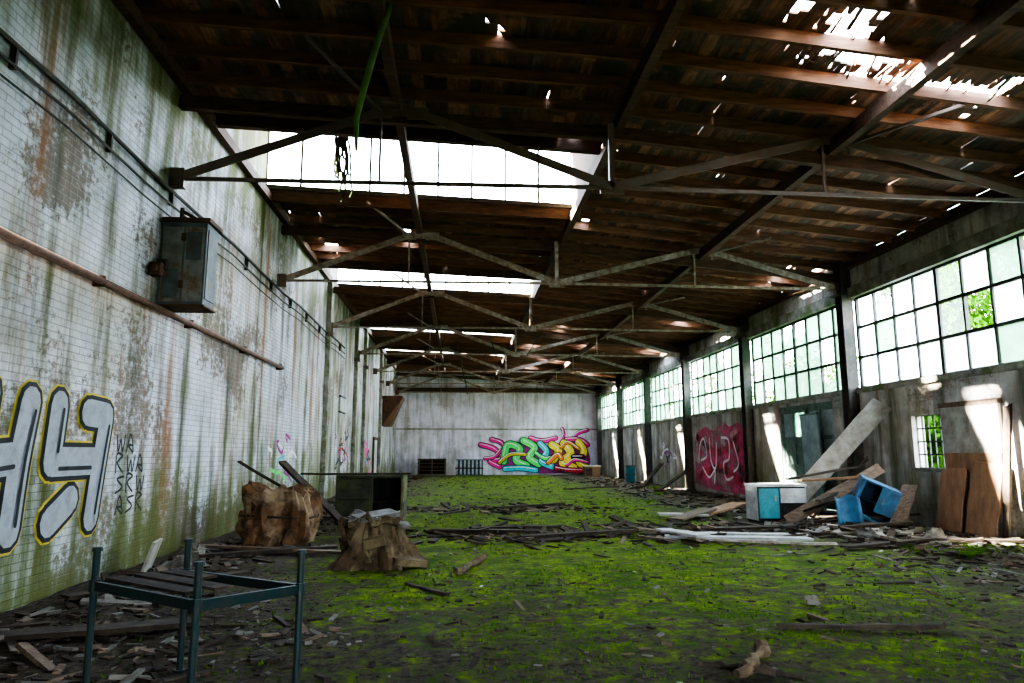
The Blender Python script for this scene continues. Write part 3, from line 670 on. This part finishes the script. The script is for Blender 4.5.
for args in ((2200, (XL, XR), (3.5, 50), .015, .07, W4, .4, 1), (260, None, None, .04, .2, W3, .25, 2, (1.6, 14.2, 1.5, .7)), (160, None, None, .05, .22, W3, .25, 3, (1.2, 20.5, 1.6, .8)),
             (750, None, None, .04, .2, W4 + [m_woodl], .3, 4, (8.6, 14.3, .9, 1.9)), (600, None, None, .03, .13, W4, .3, 5, (-3.9, 9.5, .5, 2.6)), (350, None, None, .02, .09, W4, .3, 6, (-2.6, 6.0, 1.0, .8)),
             (300, (6.5, 10), (19, 45), .06, .2, W4, .35, 7), (220, (-4.4, -2.6), (15, 48), .06, .2, W4, .35, 8), (220, None, None, .05, .25, W3, .2, 9, (5.3, 14.5, 1.3, 1.2)), (1300, (-3, 8), (4, 10), .008, .03, W4, .5, 11), (250, None, None, .02, .1, W4, .3, 12, (7.2, 9.5, 1.2, 1.2))):
    s = scatter('', *args); base = len(big.v); big.v += s.v
    for f, mi in zip(s.f, s.mi): big.f.append(tuple(base + i for i in f)); big.mi.append(big.m(s.mats[mi]))
big.build('floor_debris', parent=floor_ob)
scatter('', 30, (XL, XR), (4.5, 22), .02, .05, [m_white], .06, 10).build('paper_litter', parent=floor_ob)
r = random.Random(5); b = MB()
for _ in range(18000):
    x = r.gauss(2.3, 2.8); y = 4 + 22 * r.random() ** 1.6
    if not (XL + .2 < x < XR - .3) or noise.noise(Vector((x * .7, y * .5, 9))) < -.05: continue
    h = r.uniform(.015, .05); a = r.uniform(0, 6.28); w = r.uniform(.006, .014); z = fh(x, y) - .005
    dx, dy = math.cos(a) * w, math.sin(a) * w; lx, ly = r.uniform(-.02, .02), r.uniform(-.02, .02)
    b.poly([(x - dx, y - dy, z), (x + dx, y + dy, z), (x + lx, y + ly, z + h)], m_fern)
b.build('moss_tufts', parent=floor_ob)
def fern(x, y, s, seed):
    r = random.Random(seed); b = MB()
    for f in range(9):
        a = f / 9 * 6.28 + r.uniform(-.3, .3); L = s * r.uniform(.7, 1.1); pts = []
        for i in range(9):
            t = i / 8; pts.append(Vector((x + math.cos(a) * L * t, y + math.sin(a) * L * t, .03 + L * (1.1 * t - 1.0 * t * t))))
        sd = Vector((-math.sin(a), math.cos(a), 0))
        b.tube(pts, .004, m_fern, 4)
        for i in range(1, 8):
            wl = L * .28 * math.sin(math.pi * min(1, i / 8 + .1)); d = (pts[i + 1] - pts[i])
            for sg in (-1, 1): b.poly([pts[i], pts[i] + sd * sg * wl + d * .5 - Vector((0, 0, .01)), pts[i] + d * .6], m_fern)
    b.build('fern')
for i, (x, y, s) in enumerate(((7.7, 10.4, .45), (8.2, 10.9, .5), (7.3, 11.0, .35), (8.7, 10.3, .4), (9.1, 10.9, .5), (9.3, 13.6, .3), (5.9, 22, .4), (7.4, 26, .5), (8.4, 30, .6))): fern(x, y, s, i)
b = MB()
for k in range(5): b.bb((-2.9, 50.0, .1 + k * .25), (-.9, 50.9, .14 + k * .25), m_wood)
for xx in (-2.85, -1.95, -1.0):
    for k in range(4): b.bb((xx, 50.0, .14 + k * .25), (xx + .1, 50.9, .35 + k * .25), m_wood)
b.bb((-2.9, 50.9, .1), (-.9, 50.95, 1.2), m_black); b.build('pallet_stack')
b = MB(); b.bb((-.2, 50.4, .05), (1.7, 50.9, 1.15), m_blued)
for k in range(7): b.bb((-.2 + k * .28, 50.36, .1), (-.06 + k * .28, 50.4, 1.1), m_white)
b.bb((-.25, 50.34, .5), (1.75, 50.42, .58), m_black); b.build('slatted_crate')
b = MB(); b.bb((8.4, 47, 0), (9.4, 47.8, .7), m_wood); b.bb((8.3, 46.9, .7), (9.5, 47.9, .76), m_woodl); b.bb((8.45, 46.98, .1), (8.9, 47, .6), m_woodd); b.build('low_cupboard')
b = MB(); b.tube([(9.3, 38, 0), (9.3, 38, .9)], .28, m_tealL, 16); b.tube([(9.3, 38, .9), (9.3, 38, .93)], .3, m_rust, 16); b.tube([(9.3, 38, .45), (9.3, 38, .48)], .3, m_rust, 16); b.build('oil_drum')
for p, q in (((8.2, 29, .05), (9.9, 30, .9)), ((8.6, 33, .05), (10.0, 34.5, 1.1)), ((4.5, 30, .1), (7, 31, .15)), ((1, 20, .1), (3, 20.6, .15)), ((-.5, 14.5, .07), (1.6, 13.9, .1)), ((1.2, 13.4, .06), (3.4, 13.9, .1)), ((.3, 15, .05), (2.2, 15.2, .06))):
    plank('wood_plank', p, q, .2, .05, m_woodd)
b = MB(); b.tube([(-.96, 8.6, 7.75), (-1.0, 8.5, 7.3), (-1.12, 8.5, 6.9), (-1.26, 8.5, 6.3), (-1.36, 8.5, 5.8), (-1.34, 8.5, 5.38)], [.035, .04, .045, .045, .04, .02], m_vine, 8); b.build('hanging_green_hose', True)
b = MB(); r = random.Random(4)
for k in range(14):
    x = -2.85 + r.uniform(-.14, .14); pts = [Vector((x, 15.8, 9.1))]
    for i in range(r.randint(5, 10)): pts.append(pts[-1] + Vector((r.uniform(-.05, .05), r.uniform(-.03, .03), -r.uniform(.1, .2))))
    b.tube(pts, .026, m_vined, 5)
b.build('dead_creeper')
b = MB(); b.tube([(1.0, 30, 7.4), (1.6, 29.9, 5.6), (2.6, 30, 5.3), (3.6, 30, 6.9)], .02, m_frame); b.tube([(-.2, 36, 7.2), (.3, 36, 5.2), (.4, 36, 4.6)], .03, m_frame); b.build('hanging_cable', True)

# ---------------------------------------------------------------- trees outside
def tree(name, x, y, h, rr, n, seed, z0=.2):
    r = random.Random(seed); b = MB()
    b.tube([(x, y, -.1), (x + .1, y, h * .35), (x, y + .2, h * .8)], [.18, .13, .05], m_trunk, 8)
    for k in range(6):
        a = r.uniform(0, 6.28); z = h * r.uniform(.3, .7); b.tube([(x, y, z), (x + math.cos(a) * rr * .7, y + math.sin(a) * rr * .7, z + h * .2)], [.06, .02], m_trunk, 5)
    cl = [(x + r.uniform(-rr, rr) * .8, y + r.uniform(-rr, rr) * .8, h * r.uniform(z0, 1)) for _ in range(14)]
    for _ in range(n):
        c = r.choice(cl); p = Vector((r.gauss(c[0], rr * .28), r.gauss(c[1], rr * .28), max(.05, r.gauss(c[2], rr * .25))))
        if p.x < XR + .6: continue
        s = r.uniform(.06, .13); e = Euler((r.uniform(0, 6), r.uniform(0, 6), 0)).to_matrix()
        b.poly([p + e @ Vector(q) for q in ((-s, 0, 0), (0, -s * .5, 0), (s, 0, 0), (0, s * .5, 0))], m_leaf)
    b.build(name)
tree('tree', 15.2, 19.2, 7.5, 1.9, 11000, 1, .5); tree('tree', 17, 33, 7, 2.5, 4500, 2); tree('tree', 18, 48, 8, 3, 4500, 3); tree('tree', 16, 60, 8, 3, 3500, 4)
tree('bush', 12.8, 18.3, 2.6, 1.3, 12000, 6, .1)

# ---------------------------------------------------------------- light
w = bpy.data.worlds.new('overcast_sky'); scene.world = w; w.use_nodes = True
nt = w.node_tree; bg = nt.nodes['Background']
tc = nt.nodes.new('ShaderNodeTexCoord'); sp = nt.nodes.new('ShaderNodeSeparateXYZ'); nt.links.new(tc.outputs['Generated'], sp.inputs[0])
c = ramp(nt, sp.outputs[2], [(0., (.86, .93, 1.0)), (.6, (.62, .77, 1.0))]); nt.links.new(c, bg.inputs[0]); bg.inputs[1].default_value = 15
sl = bpy.data.lights.new('sun', 'SUN'); sl.energy = 170; sl.angle = .03; sl.color = (1, .92, .80)
so = bpy.data.objects.new('sun', sl); col.objects.link(so)
so.rotation_euler = Vector((.84, -.26, -.50)).to_track_quat('-Z', 'Y').to_euler()

# ---------------------------------------------------------------- camera
cam = bpy.data.cameras.new('camera'); co = bpy.data.objects.new('camera', cam); col.objects.link(co)
cam.sensor_width = 36; cam.lens = 36 * 700 / 1024; cam.clip_end = 300
co.location = (0, 0, 1.6); co.rotation_euler = (math.radians(90 + 9.05), 0, math.radians(-4.28))
scene.camera = co
scene.view_settings.view_transform = 'AgX'
try: scene.view_settings.look = 'AgX - High Contrast'
except Exception: pass
scene.view_settings.exposure = 1.55
